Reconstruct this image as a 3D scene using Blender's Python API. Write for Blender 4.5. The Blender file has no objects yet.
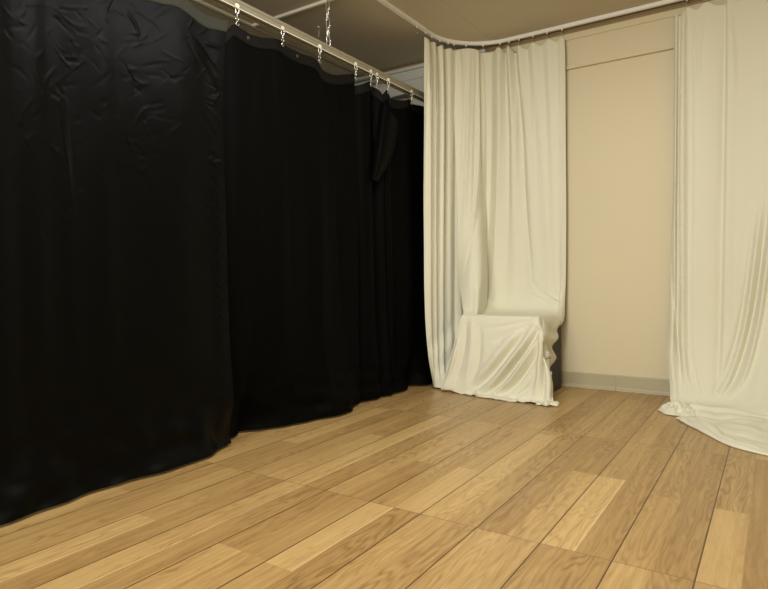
import bpy, bmesh, math, random
import numpy as np
from mathutils import Vector, Matrix, noise

random.seed(7)
rng = np.random.default_rng(7)
C = bpy.context.scene.collection

# ------------------------------------------------------------------ camera
yaw, pitch, roll, F, H = 0.584325, -0.0338887, -0.0117346, 593.18, 0.77
fw = np.array([-math.sin(yaw) * math.cos(pitch), math.cos(yaw) * math.cos(pitch), math.sin(pitch)])
rt = np.array([math.cos(yaw), math.sin(yaw), 0.0])
up = np.cross(rt, fw)
r2 = rt * math.cos(roll) + up * math.sin(roll)
u2 = -rt * math.sin(roll) + up * math.cos(roll)
R = np.array([r2, u2, fw])
EYE = np.array([0, 0, H])
cam_data = bpy.data.cameras.new('camera')
cam = bpy.data.objects.new('camera', cam_data)
C.objects.link(cam)
M = Matrix([[r2[i], u2[i], -fw[i], EYE[i]] for i in range(3)] + [[0, 0, 0, 1]])
cam.matrix_world = M
cam_data.sensor_width = 36
cam_data.lens = F * 36 / 768
cam_data.clip_start = 0.02
bpy.context.scene.camera = cam


def at(px, py, ax, v):
    """point of the place seen at (px, py) of the photograph on the plane axis=v"""
    d = R.T @ np.array([(px - 384) / F, -(py - 294.5) / F, 1.0])
    return EYE + d * ((v - EYE[ax]) / d[ax])


# ------------------------------------------------------------------ helpers
def tag(o, label, cat, group=None):
    o['label'] = label
    o['category'] = cat
    if group:
        o['group'] = group
    return o


def struct(o):
    o['kind'] = 'structure'
    return o


def empty(name, loc=(0, 0, 0)):
    o = bpy.data.objects.new(name, None)
    o.empty_display_size = 0.05
    C.objects.link(o)
    o.location = loc
    return o


def link(name, me, mat, parent=None, loc=(0, 0, 0), smooth=False):
    o = bpy.data.objects.new(name, me)
    C.objects.link(o)
    if mat:
        me.materials.append(mat)
    o.location = loc
    if parent:
        o.parent = parent
    if smooth:
        me.polygons.foreach_set('use_smooth', [True] * len(me.polygons))
    return o


def bm_obj(name, bm, mat, parent=None, loc=(0, 0, 0), smooth=False):
    me = bpy.data.meshes.new(name)
    bmesh.ops.recalc_face_normals(bm, faces=bm.faces)
    bm.to_mesh(me)
    bm.free()
    return link(name, me, mat, parent, loc, smooth)


def add_box(bm, a, b, bev=0.0):
    r = bmesh.ops.create_cube(bm, size=1)
    vs = r['verts']
    for v in vs:
        v.co = Vector([(a[i] + b[i]) / 2 + v.co[i] * (b[i] - a[i]) for i in range(3)])
    if bev:
        es = list({e for v in vs for e in v.link_edges})
        bmesh.ops.bevel(bm, geom=es, offset=bev, segments=2, affect='EDGES', profile=0.5)
    return vs


def boxes(name, lst, mat, parent=None, bev=0.0, loc=(0, 0, 0)):
    bm = bmesh.new()
    for a, b in lst:
        add_box(bm, a, b, bev)
    return bm_obj(name, bm, mat, parent, loc)


def sweep(bm, path, section, closed_section=True):
    """sweep a section (side, up) along a near-horizontal path"""
    n = len(path)
    rings = []
    for i, p in enumerate(path):
        t = np.array(path[min(i + 1, n - 1)]) - np.array(path[max(i - 1, 0)])
        t = t / np.linalg.norm(t)
        side = np.cross(t, [0, 0, 1])
        side = side / np.linalg.norm(side)
        rings.append([bm.verts.new(np.array(p) + side * s + np.array([0, 0, 1]) * z) for s, z in section])
    m = len(section)
    for i in range(n - 1):
        for j in range(m if closed_section else m - 1):
            bm.faces.new([rings[i][j], rings[i][(j + 1) % m], rings[i + 1][(j + 1) % m], rings[i + 1][j]])
    bm.faces.new(rings[0][::-1])
    bm.faces.new(rings[-1])


def tube(bm, path, r, seg=8, closed=False):
    path = [Vector(p) for p in path]
    n = len(path)
    rings = []
    ref = None
    for i, p in enumerate(path):
        a = path[(i - 1) % n] if closed or i > 0 else path[i]
        b = path[(i + 1) % n] if closed or i < n - 1 else path[i]
        t = (b - a).normalized()
        if ref is None:
            ref = t.orthogonal().normalized()
        ref = (ref - t * ref.dot(t)).normalized()
        q = t.cross(ref)
        rings.append([bm.verts.new(p + (ref * math.cos(k * 2 * math.pi / seg) + q * math.sin(k * 2 * math.pi / seg)) * r)
                      for k in range(seg)])
    for i in range(n if closed else n - 1):
        A, B = rings[i], rings[(i + 1) % n]
        for k in range(seg):
            bm.faces.new([A[k], A[(k + 1) % seg], B[(k + 1) % seg], B[k]])
    if not closed:
        bm.faces.new(rings[0][::-1])
        bm.faces.new(rings[-1])


# ------------------------------------------------------------------ materials
def mat(name, col, rough=0.6, spec=0.5, metal=0.0, bump=None, var=None, sheen=0.0, sheen_rough=0.5, transl=0.0):
    m = bpy.data.materials.new(name)
    m.use_nodes = True
    nt = m.node_tree
    b = nt.nodes['Principled BSDF']
    b.inputs['Base Color'].default_value = (*col, 1)
    b.inputs['Roughness'].default_value = rough
    b.inputs['Specular IOR Level'].default_value = spec
    b.inputs['Metallic'].default_value = metal
    b.inputs['Sheen Weight'].default_value = sheen
    b.inputs['Sheen Roughness'].default_value = sheen_rough
    tc = nt.nodes.new('ShaderNodeTexCoord')
    if var:
        sc, amt = var
        n = nt.nodes.new('ShaderNodeTexNoise')
        n.inputs['Scale'].default_value = sc
        n.inputs['Detail'].default_value = 4
        nt.links.new(tc.outputs['Object'], n.inputs['Vector'])
        mx = nt.nodes.new('ShaderNodeMix')
        mx.data_type = 'RGBA'
        mx.inputs['A'].default_value = (*[c * (1 - amt) for c in col], 1)
        mx.inputs['B'].default_value = (*[min(1, c * (1 + amt)) for c in col], 1)
        nt.links.new(n.outputs['Fac'], mx.inputs['Factor'])
        nt.links.new(mx.outputs['Result'], b.inputs['Base Color'])
    if bump:
        sc, st, dist = bump
        n = nt.nodes.new('ShaderNodeTexNoise')
        n.inputs['Scale'].default_value = sc
        n.inputs['Detail'].default_value = 5
        nt.links.new(tc.outputs['Object'], n.inputs['Vector'])
        bp = nt.nodes.new('ShaderNodeBump')
        bp.inputs['Strength'].default_value = st
        bp.inputs['Distance'].default_value = dist
        nt.links.new(n.outputs['Fac'], bp.inputs['Height'])
        nt.links.new(bp.outputs['Normal'], b.inputs['Normal'])
    if transl:
        tr = nt.nodes.new('ShaderNodeBsdfTranslucent')
        tr.inputs['Color'].default_value = (*col, 1)
        ms = nt.nodes.new('ShaderNodeMixShader')
        ms.inputs[0].default_value = transl
        nt.links.new(b.outputs[0], ms.inputs[1])
        nt.links.new(tr.outputs[0], ms.inputs[2])
        nt.links.new(ms.outputs[0], nt.nodes['Material Output'].inputs['Surface'])
    return m


CREAM_CLOTH = mat('cream_cloth', (0.75, 0.73, 0.575), rough=0.75, spec=0.25, bump=(400, 0.03, 0.0005), var=(3, 0.015), sheen=0.1, transl=0.06)
BLACK_SATIN = mat('black_satin', (0.0014, 0.0015, 0.0014), rough=0.40, spec=0.08, bump=(70, 0.06, 0.002))
BLACK_CLOTH = mat('black_cloth', (0.0016, 0.0015, 0.0012), rough=0.6, spec=0.04, bump=(120, 0.1, 0.001))
TAPE_GREY = mat('grey_olive_tape', (0.055, 0.055, 0.044), rough=0.8, spec=0.2, bump=(150, 0.2, 0.001), transl=0.15)
TAPE_BLACK = mat('black_tape', (0.004, 0.0036, 0.003), rough=0.7, spec=0.15)
WALL_CREAM = mat('cream_wall_paint', (0.64, 0.567, 0.378), rough=0.55, spec=0.35, bump=(45, 0.05, 0.002), var=(1.5, 0.02))
WALL_WHITE = mat('white_wall_paint', (0.62, 0.62, 0.55), rough=0.6, spec=0.3, var=(1.5, 0.02))
BASE_MAT = mat('beige_vinyl_baseboard', (0.42, 0.375, 0.24), rough=0.45, spec=0.4, var=(4, 0.02))
CEIL_MAT = mat('tan_ceiling_paint', (0.52, 0.45, 0.325), rough=0.6, spec=0.3, bump=(30, 0.06, 0.002), var=(0.8, 0.05))
CORN_MAT = mat('brown_shadow_cornice', (0.30, 0.215, 0.105), rough=0.6, spec=0.3)  # shade behind the ceiling track put into this brown
RAIL_MAT = mat('beige_painted_metal', (0.27, 0.24, 0.165), rough=0.4, spec=0.5, var=(6, 0.05))
TRACK_MAT = mat('white_track', (0.86, 0.85, 0.80), rough=0.35, spec=0.5)
WHITE_METAL = mat('white_strip', (0.80, 0.76, 0.64), rough=0.4, spec=0.5)
CHROME = mat('zinc_steel', (0.72, 0.71, 0.68), rough=0.25, spec=0.5, metal=0.9)
PLASTIC = mat('ivory_plastic', (0.80, 0.76, 0.60), rough=0.35, spec=0.5)
BOX_MAT = mat('charcoal_box', (0.030, 0.027, 0.025), rough=0.6, spec=0.4, bump=(80, 0.1, 0.001), var=(5, 0.1))
PIPE_MAT = mat('silver_pipe', (0.55, 0.56, 0.55), rough=0.35, spec=0.5, metal=0.4)
DARKGREY = mat('dark_grey_metal', (0.12, 0.12, 0.115), rough=0.4, spec=0.5, metal=0.4)


# ------------------------------------------------------------------ floor
def floor_material():
    m = bpy.data.materials.new('oak_laminate')
    m.use_nodes = True
    nt = m.node_tree
    N, L = nt.nodes, nt.links
    b = N['Principled BSDF']

    def mth(op, a, c=None, d=None, clamp=False):
        n = N.new('ShaderNodeMath')
        n.operation = op
        n.use_clamp = clamp
        for i, v in enumerate((a, c, d)):
            if v is None:
                continue
            if hasattr(v, 'node'):
                L.new(v, n.inputs[i])
            else:
                n.inputs[i].default_value = v
        return n.outputs[0]

    uv = N.new('ShaderNodeUVMap')
    uv.uv_map = 'strip'              # u: across the strip 0..1 , v: metres along the plank
    su = N.new('ShaderNodeSeparateXYZ')
    L.new(uv.outputs[0], su.inputs[0])
    at_ = N.new('ShaderNodeAttribute')
    at_.attribute_name = 'wood'
    sa = N.new('ShaderNodeSeparateColor')
    L.new(at_.outputs['Color'], sa.inputs[0])
    tone, seed, streak = sa.outputs[0], sa.outputs[1], sa.outputs[2]
    across, along = su.outputs[0], su.outputs[1]
    # coordinates in metres, shifted per strip
    X = mth('MULTIPLY_ADD', across, 0.098, mth('MULTIPLY', seed, 37.0))
    Y = mth('MULTIPLY_ADD', seed, 91.0, along)
    cb = N.new('ShaderNodeCombineXYZ')
    L.new(mth('MULTIPLY', X, 1.0), cb.inputs[0])
    L.new(mth('MULTIPLY', Y, 0.13), cb.inputs[1])
    # broad figure: cathedral rings made of warped bands
    n1 = N.new('ShaderNodeTexNoise')
    n1.inputs['Scale'].default_value = 13
    n1.inputs['Detail'].default_value = 2.0
    n1.inputs['Roughness'].default_value = 0.45
    L.new(cb.outputs[0], n1.inputs['Vector'])
    bands = mth('FRACT', mth('MULTIPLY', n1.outputs['Fac'], 15.0))
    tri = mth('ABSOLUTE', mth('SUBTRACT', bands, 0.5))          # 0..0.5
    ring = mth('POWER', mth('MULTIPLY', tri, 2.0), 2.2)
    # fine pores
    cb2 = N.new('ShaderNodeCombineXYZ')
    L.new(mth('MULTIPLY', X, 1.0), cb2.inputs[0])
    L.new(mth('MULTIPLY', Y, 0.035), cb2.inputs[1])
    n2 = N.new('ShaderNodeTexNoise')
    n2.inputs['Scale'].default_value = 520
    n2.inputs['Detail'].default_value = 3
    L.new(cb2.outputs[0], n2.inputs['Vector'])
    n3 = N.new('ShaderNodeTexNoise')
    n3.inputs['Scale'].default_value = 60
    n3.inputs['Detail'].default_value = 3
    L.new(cb2.outputs[0], n3.inputs['Vector'])
    # figure strength differs along a strip
    n4 = N.new('ShaderNodeTexNoise')
    n4.inputs['Scale'].default_value = 5
    L.new(cb.outputs[0], n4.inputs['Vector'])
    figs = mth('MULTIPLY', mth('SUBTRACT', n4.outputs['Fac'], 0.32, clamp=True), 2.2, clamp=True)
    v = mth('MULTIPLY_ADD', mth('SUBTRACT', n3.outputs['Fac'], 0.5), 0.55, tone)
    v = mth('SUBTRACT', v, mth('MULTIPLY', mth('MULTIPLY', ring, figs), 0.40))
    v = mth('MULTIPLY_ADD', mth('SUBTRACT', n2.outputs['Fac'], 0.5), 0.34, v, clamp=True)
    cr = N.new('ShaderNodeValToRGB')
    e = cr.color_ramp.elements
    e[0].position = 0.0
    e[0].color = (0.19, 0.10, 0.030, 1)
    e[1].position = 1.0
    e[1].color = (0.66, 0.47, 0.205, 1)
    k = cr.color_ramp.elements.new(0.35)
    k.color = (0.32, 0.19, 0.068, 1)
    k = cr.color_ramp.elements.new(0.65)
    k.color = (0.475, 0.31, 0.120, 1)
    L.new(v, cr.inputs[0])
    # pale sapwood streak along one edge of some strips
    dist = mth('ABSOLUTE', mth('SUBTRACT', mth('MULTIPLY_ADD', mth('SUBTRACT', n3.outputs['Fac'], 0.5), 0.06, across), 0.955))
    st = mth('MULTIPLY', mth('SUBTRACT', 1.0, mth('MULTIPLY', dist, 28.0), clamp=True), streak)
    mx = N.new('ShaderNodeMix')
    mx.data_type = 'RGBA'
    L.new(st, mx.inputs['Factor'])
    L.new(cr.outputs[0], mx.inputs['A'])
    mx.inputs['B'].default_value = (0.78, 0.60, 0.33, 1)
    # grooves between planks
    uv2 = N.new('ShaderNodeUVMap')
    uv2.uv_map = 'plank'             # metres from the long joint, metres from the end joint
    s2 = N.new('ShaderNodeSeparateXYZ')
    L.new(uv2.outputs[0], s2.inputs[0])
    g1 = mth('LESS_THAN', mth('ABSOLUTE', s2.outputs[0]), 0.0021)
    g2 = mth('MULTIPLY', mth('LESS_THAN', mth('ABSOLUTE', s2.outputs[1]), 0.0014), 0.75)
    g = mth('MAXIMUM', g1, g2)
    mg = N.new('ShaderNodeMix')
    mg.data_type = 'RGBA'
    L.new(mth('MULTIPLY', g, 0.95), mg.inputs['Factor'])
    L.new(mx.outputs['Result'], mg.inputs['A'])
    mg.inputs['B'].default_value = (0.085, 0.043, 0.015, 1)
    L.new(mg.outputs['Result'], b.inputs['Base Color'])
    b.inputs['Roughness'].default_value = 0.36
    b.inputs['Specular IOR Level'].default_value = 0.4
    bp = N.new('ShaderNodeBump')
    bp.inputs['Strength'].default_value = 0.25
    bp.inputs['Distance'].default_value = 0.001
    L.new(mth('SUBTRACT', mth('MULTIPLY', n2.outputs['Fac'], 0.35), mth('MULTIPLY', g, 1.5)), bp.inputs['Height'])
    L.new(bp.outputs['Normal'], b.inputs['Normal'])
    return m


PW = 0.2548 * H          # plank width
X0 = -0.162              # long joint between plank 0 and plank 1
YA, LEN = 2.822, 1.1945
XMIN, XMAX, YMIN, YMAX = -3.3, 2.3, -2.2, 4.12
fixed = {}   # (plank, half) -> [(y_low, y_high, tone, streak)]
YB = YA - LEN
YC = YB - LEN
fixed[(0, 0)] = [(YB, 2.17, .74, 0), (2.17, YA, .56, 0), (YA, 4.2, .5, 0)]
fixed[(0, 1)] = [(YB, YA, .40, 0)]
fixed[(1, 0)] = [(YC, YB, .72, 0), (YB, 2.19, .56, 0), (2.19, YA, .50, 0), (YA, 4.2, .5, 0)]
fixed[(1, 1)] = [(YC, YB, .50, 0), (YB, YA, .42, 0), (YA, 4.2, .45, 0)]
fixed[(2, 0)] = [(YC, YB, .52, 0), (YB, 2.29, .84, 1), (2.29, YA, .56, 0), (YA, 4.2, .60, 0)]
fixed[(2, 1)] = [(YC, YB, .48, 0), (YB, YA, .45, 0), (YA, 4.2, .42, 0)]
fixed[(3, 0)] = [(YC, YB, .70, 0), (YB, YA, .42, 0), (YA, 4.2, .58, 0)]
fixed[(3, 1)] = [(YC, YB, .64, 0), (YB, 2.30, .70, 0), (2.30, YA, .40, 0), (YA, 4.2, .48, 0)]
fixed[(4, 0)] = [(YC, YB, .66, 0), (YB, 2.75, .78, 0), (2.75, YA, .7, 0), (YA, 4.2, .46, 0)]
fixed[(4, 1)] = [(YC, YB, .58, 0), (YB, YA, .55, 0), (YA, 4.2, .56, 0)]
fixed[(5, 0)] = [(YC, 1.13, .62, 0), (1.13, YB, .80, 1), (YB, YA, .55, 0), (YA, 4.2, .52, 0)]
fixed[(5, 1)] = [(YC, YB, .48, 0), (YB, 2.11, .76, 0), (2.11, YA, .58, 0), (YA, 4.2, .6, 0)]
fixed[(6, 0)] = [(YC, 1.14, .74, 0), (1.14, YB, .50, 0), (YB, YA, .64, 0), (YA, 4.2, .55, 0)]
fixed[(6, 1)] = [(YC, 1.14, .6, 0), (1.14, YB, .50, 0), (YB, 2.09, .42, 0), (2.09, YA, .68, 0), (YA, 4.2, .5, 0)]
fixed[(7, 0)] = [(YC, 1.03, .74, 1), (1.03, YB, .72, 1), (YB, YA, .74, 1), (YA, 4.2, .62, 0)]
fixed[(7, 1)] = [(YC, YB, .50, 0), (YB, YA, .50, 0), (YA, 4.2, .48, 0)]
fixed[(8, 0)] = [(YC, 1.143, .82, 1), (1.143, YB, .55, 0), (YB, YA, .55, 0), (YA, 4.2, .5, 0)]
fixed[(8, 1)] = [(YC, YB, .48, 0), (YB, 2.33, .70, 0), (2.33, YA, .45, 0), (YA, 4.2, .6, 0)]


def build_floor():
    verts, faces, uvs, uv2, cols = [], [], [], [], []
    rr = random.Random(11)
    i0 = int((X0 - XMAX) // PW)
    i1 = int((X0 - XMIN) // PW) + 1
    for i in range(i0, i1 + 1):
        xr = X0 - PW * (i - 1)      # right joint of plank i
        for half in (0, 1):         # 0: left half, 1: right half
            xa = xr - PW if half == 0 else xr - PW / 2
            xb = xa + PW / 2
            cells = list(fixed.get((i, half), []))
            covered = [(c[0], c[1]) for c in cells]
            for kk in range(-5, 2):
                ya, yb = YB + kk * LEN, YB + (kk + 1) * LEN
                if any(c0 < yb - .01 and c1 > ya + .01 for c0, c1 in covered):
                    continue
                cuts = [ya] + sorted(ya + LEN * t for t in ([rr.uniform(.25, .75)] if rr.random() < .8 else [])) + [yb]
                for a, b in zip(cuts, cuts[1:]):
                    t = rr.choice([.44, .52, .58, .64, .72])
                    cells.append((a, b, t, 1 if (t > .7 and rr.random() < .5) else 0))
            for (a, b, t, s) in cells:
                a, b = max(a, YMIN), min(b, YMAX)
                xc, xd = max(xa, XMIN), min(xb, XMAX)
                if b <= a or xd <= xc:
                    continue
                # split at plank end joints so distances interpolate linearly
                edges = {a, b}
                for kk in range(-6, 4):
                    for q in (YB + kk * LEN, YB + (kk + .5) * LEN):
                        if a < q < b:
                            edges.add(q)
                edges = sorted(edges)
                seed = rr.random()
                for p, q in zip(edges, edges[1:]):
                    n = len(verts)
                    verts += [(xc, p, 0), (xd, p, 0), (xd, q, 0), (xc, q, 0)]
                    faces.append((n, n + 1, n + 2, n + 3))
                    mid = (p + q) / 2
                    j = YB + round((mid - YB) / LEN) * LEN
                    for (x, y) in ((xc, p), (xd, p), (xd, q), (xc, q)):
                        uvs.append(((x - xa) / (xb - xa), y))
                        uv2.append((x - xa if half == 0 else xb - x, y - j))
                        cols.append((.56 + (t - .56) * .8, seed, s * .6, 1))
    me = bpy.data.meshes.new('floor')
    me.from_pydata(verts, [], faces)
    l1 = me.uv_layers.new(name='strip')
    l2 = me.uv_layers.new(name='plank')
    l1.data.foreach_set('uv', [c for u in uvs for c in u])
    l2.data.foreach_set('uv', [c for u in uv2 for c in u])
    ca = me.color_attributes.new('wood', 'FLOAT_COLOR', 'CORNER')
    ca.data.foreach_set('color', [c for u in cols for c in u])
    return struct(link('floor', me, floor_material()))


build_floor()

# ------------------------------------------------------------------ room
YW = 4.022
CZ = 2.395
struct(boxes('ceiling', [((XMIN - .1, YMIN - .1, CZ), (XMAX + .1, YMAX + .2, CZ + .1))], CEIL_MAT))
struct(boxes('trim_1', [((-1.682, YMIN, CZ - .0025), (-1.674, YW, CZ + .001))], CEIL_MAT))
struct(boxes('wall_back', [((-1.75, YW, 0), (XMAX, YW + .12, CZ))], WALL_CREAM))
struct(boxes('wall_corner', [((XMIN - .1, YW, 0), (-1.75, YW + .12, CZ))], WALL_WHITE))
struct(boxes('wall_left', [((XMIN - .1, YMIN, 0), (XMIN, YW, CZ))], WALL_WHITE))
struct(boxes('wall_right', [((XMAX, YMIN, 0), (XMAX + .1, YW, CZ))], WALL_CREAM))
struct(boxes('wall_rear', [((XMIN - .1, YMIN - .1, 0), (XMAX + .1, YMIN, CZ))], WALL_CREAM))
# header board over the recess, with its lips, and above them a strip browned to hold the track's shadow
hx0, hx1 = -1.75, XMAX
struct(boxes('trim_2', [((hx0, YW - .012, 2.128), (hx1, YW, 2.31)),
                        ((hx0, YW - .026, 2.114), (hx1, YW, 2.130))], WALL_CREAM, bev=.0015))
struct(boxes('trim_3', [((hx0, YW - .022, 2.305), (hx1, YW, 2.345))], WALL_CREAM, bev=.002))
struct(boxes('trim_4', [((XMIN, YW - .004, 2.372), (hx0, YW, CZ)), ((hx0, YW - .008, 2.345), (hx1, YW, CZ)),
                        ((hx0, YW - .016, 2.366), (hx1, YW - .006, 2.372))], CORN_MAT))
# white cornice at the corner behind the black curtain
struct(boxes('trim_5', [((XMIN, YW - .03, 2.350), (-1.75, YW, 2.374)), ((XMIN, YW - .010, 2.28), (-1.75, YW, 2.350))], WALL_WHITE, bev=.002))


def baseboard():
    bm = bmesh.new()
    sec = [(0.0, 0.0), (0.020, 0.0), (0.018, 0.004), (0.008, 0.012), (0.005, 0.02), (0.005, 0.094), (0.003, 0.099), (0, 0.1)]
    for a, b in ((XMIN, -0.862), (-0.860, XMAX)):
        sweep(bm, [(a, YW, 0), (b, YW, 0)], sec)
    return struct(bm_obj('baseboard_back', bm, BASE_MAT))


baseboard()

# white strip that turns a corner on the ceiling
bm = bmesh.new()
add_box(bm, (-2.853, 0.2, CZ - .016), (-2.837, 2.80, CZ))
add_box(bm, (-2.837, 2.784, CZ - .016), (-1.75, 2.80, CZ))
tag(bm_obj('ceiling_strip', bm, WHITE_METAL), 'thin white strip turning a corner on the ceiling behind the beige rail', 'strip')


# ------------------------------------------------------------------ rails
RX = -2.05
def beige_rail():
    root = empty('curtain_rail', (RX, 1.7, 1.970))
    tag(root, 'straight beige metal rail over the black curtains, hung on chains', 'curtain rail')
    bm = bmesh.new()
    sec = [(-.022, .0), (-.022, .042), (-.016, .047), (.016, .047), (.022, .042), (.022, .030), (.0195, .028), (.0195, .024), (.022, .022),
           (.022, 0), (.008, 0), (.008, .006), (.018, .006), (.018, .040), (-.018, .040), (-.018, .006), (-.008, .006), (-.008, 0)]
    sweep(bm, [(0, -2.6, 0), (0, 2.28, 0)], sec)
    bm_obj('channel', bm, RAIL_MAT, root)
    bm = bmesh.new()
    add_box(bm, (.0215, -2.6, .0), (.0245, 2.28, .004))
    o = bm_obj('lower_lip', bm, PLASTIC, root)
    o['label'] = 'pale lower edge of the rail'


beige_rail()

bm = bmesh.new()
bx = -2.49
tube(bm, [(bx, 0.6, 2.168), (bx, 3.42, 2.186)], .006, 8)
tag(bm_obj('curtain_rod', bm, RAIL_MAT, smooth=True), 'thin beige rod behind the beige rail, held by the thin chain', 'rod')


def link_mesh(rad, half, wire):
    bm = bmesh.new()
    path = []
    for k in range(16):
        a = k * 2 * math.pi / 16
        z = math.sin(a) * rad + (half if math.sin(a) > 0 else -half)
        path.append((math.cos(a) * rad, 0, z))
    tube(bm, path, wire, 6, closed=True)
    me = bpy.data.meshes.new('link')
    bm.to_mesh(me)
    bm.free()
    me.polygons.foreach_set('use_smooth', [True] * len(me.polygons))
    return me


def chain(name, x, y, z0, z1, label, rad, half, wire, twist=0.5, hook=True):
    root = empty(name, (x, y, z0))
    tag(root, label, 'chain')
    me = link_mesh(rad, half, wire)
    me.materials.append(CHROME)
    step = 2 * (rad + half) - 2 * wire * 1.05
    z = z0 + rad + half
    k = 0
    while z < z1 + .005:
        o = bpy.data.objects.new('chain_link', me)
        C.objects.link(o)
        o.parent = root
        o.location = (0, 0, z - z0)
        o.rotation_euler = (0, 0, twist + (k % 2) * math.pi / 2)
        z += step
        k += 1
    if hook:
        bm = bmesh.new()
        tube(bm, [(-.012, 0, .01), (-.004, 0, -.004), (.008, 0, -.004), (.016, 0, .008), (.012, 0, .02), (.02, 0, .03)], .003, 6)
        bm_obj('clip', bm, CHROME, root, smooth=True)


chain('hanging_chain', RX, 2.577, 2.017, CZ, 'zinc chain of long links between ceiling strip and beige rail', .0100, .0175, .0030, 0.2)
chain('hanging_chain', bx, 3.035, 2.185, CZ, 'thin faint chain behind the rail, hanging from ceiling to rod', .006, .009, .0014, 0.5, hook=False)

# silver pipes and the dark fitting in the white corner
for k, (zz, r) in enumerate(((2.345, .014), (2.302, .012))):
    bm = bmesh.new()
    tube(bm, [(-3.28, 3.93, zz), (-2.60, 3.93, zz)], r, 12)
    tube(bm, [(-2.615, 3.93, zz), (-2.60, 3.93, zz)], r + .004, 12)
    add_box(bm, (-2.95, 3.93, zz - .004), (-2.93, YW - .008, zz + .004))
    tag(bm_obj('conduit_pipe', bm, PIPE_MAT, smooth=False),
        ['upper silver pipe near the ceiling in the white corner', 'lower silver pipe of the two in the white corner'][k], 'pipe', 'silver pipes in the corner')
bm = bmesh.new()
tube(bm, [(-2.62, 3.98, 2.130), (-2.56, 3.97, 2.142), (-2.50, 3.965, 2.149), (-2.40, 3.965, 2.150), (-2.33, 3.965, 2.146)], .012, 12)
tube(bm, [(-2.42, 3.965, 2.150), (-2.42, YW + .002, 2.150)], .008, 10)
tag(bm_obj('wall_fitting', bm, DARKGREY, smooth=True), 'dark grey tubular fitting on the white wall below the beige rail', 'fitting')


# ------------------------------------------------------------------ cloth machinery
def catmull(P, n):
    """P: (k, ..., 3) control points -> resampled to n points along axis 0"""
    k = P.shape[0]
    t = np.linspace(0, k - 1, n)
    i = np.minimum(t.astype(int), k - 2)
    f = (t - i).reshape((-1,) + (1,) * (P.ndim - 1))
    p0, p1, p2, p3 = P[np.maximum(i - 1, 0)], P[i], P[i + 1], P[np.minimum(i + 2, k - 1)]
    return 0.5 * ((2 * p1) + (-p0 + p2) * f + (2 * p0 - 5 * p1 + 4 * p2 - p3) * f ** 2 + (-p0 + 3 * p1 - 3 * p2 + p3) * f ** 3)


def smooth_cols(P, n, sharp=1.0):
    return catmull(P, n)


def dense(ctrl, nu, nv):
    """ctrl[row][col] -> (nv, nu, 3)"""
    P = np.array(ctrl, float)
    P = catmull(P, nv)
    P = catmull(P.swapaxes(0, 1), nu).swapaxes(0, 1)
    return P


def normals(G):
    du = np.gradient(G, axis=1)
    dv = np.gradient(G, axis=0)
    n = np.cross(du, dv)
    n /= np.maximum(np.linalg.norm(n, axis=2, keepdims=True), 1e-9)
    tow = EYE - G
    s = np.sign((n * tow).sum(2, keepdims=True))
    s[s == 0] = 1
    return n * s


def seg_dist(P, poly):
    """distance of points P (n,3) to polyline, and parameter 0..1 along it"""
    best = np.full(len(P), 1e9)
    par = np.zeros(len(P))
    L = np.linalg.norm(np.diff(poly, axis=0), axis=1)
    tot = L.sum()
    acc = 0
    for a, b, l in zip(poly[:-1], poly[1:], L):
        ab = b - a
        t = np.clip(((P - a) @ ab) / (ab @ ab), 0, 1)
        d = np.linalg.norm(P - (a + t[:, None] * ab), axis=1)
        m = d < best
        best[m] = d[m]
        par[m] = (acc + t[m] * l) / tot
        acc += l
    return best, par


def strokes(G, lst, nrm=None, flatten=None):
    """lst: (polyline (k,3), amplitude, width, taper) pushed along a fixed normal"""
    sh = G.shape
    P = G.reshape(-1, 3).copy()
    D = np.zeros(len(P))
    for poly, amp, w, taper in lst:
        poly = catmull(np.array(poly, float), max(8, 4 * len(poly))) if len(poly) > 2 else np.array(poly, float)
        lo, hi = poly.min(0) - 3 * w, poly.max(0) + 3 * w
        if flatten is not None:
            lo[flatten] -= .3
            hi[flatten] += .3
        m = np.where(((P >= lo) & (P <= hi)).all(1))[0]
        if len(m) == 0:
            continue
        Q = P[m].copy()
        if flatten is not None:
            Q[:, flatten] = 0
            poly = poly.copy()
            poly[:, flatten] = 0
        d, t = seg_dist(Q, poly)
        env = {'both': np.sin(np.pi * np.clip(t, 0.02, .98)) ** .6, 'end': np.clip(1 - t, 0, 1) ** .5,
               'start': np.clip(t * 4, 0, 1) * 1.0, 'none': np.ones_like(t)}[taper]
        D[m] += amp * np.exp(-(d / w) ** 2) * env
    N = nrm.reshape(-1, 3) if nrm is not None else normals(G).reshape(-1, 3)
    return (P + N * D[:, None]).reshape(sh)


def fractal(G, scale, amp, stretch=(1, 1, 1), N=None, seed=0.0):
    sh = G.shape
    P = G.reshape(-1, 3)
    NN = (normals(G) if N is None else N).reshape(-1, 3)
    st = np.array(stretch)
    out = np.empty(len(P))
    Q = P * scale * st + seed
    for i in range(len(Q)):
        out[i] = noise.noise(Vector(Q[i]))
    return (P + NN * (out * amp)[:, None]).reshape(sh)


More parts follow.
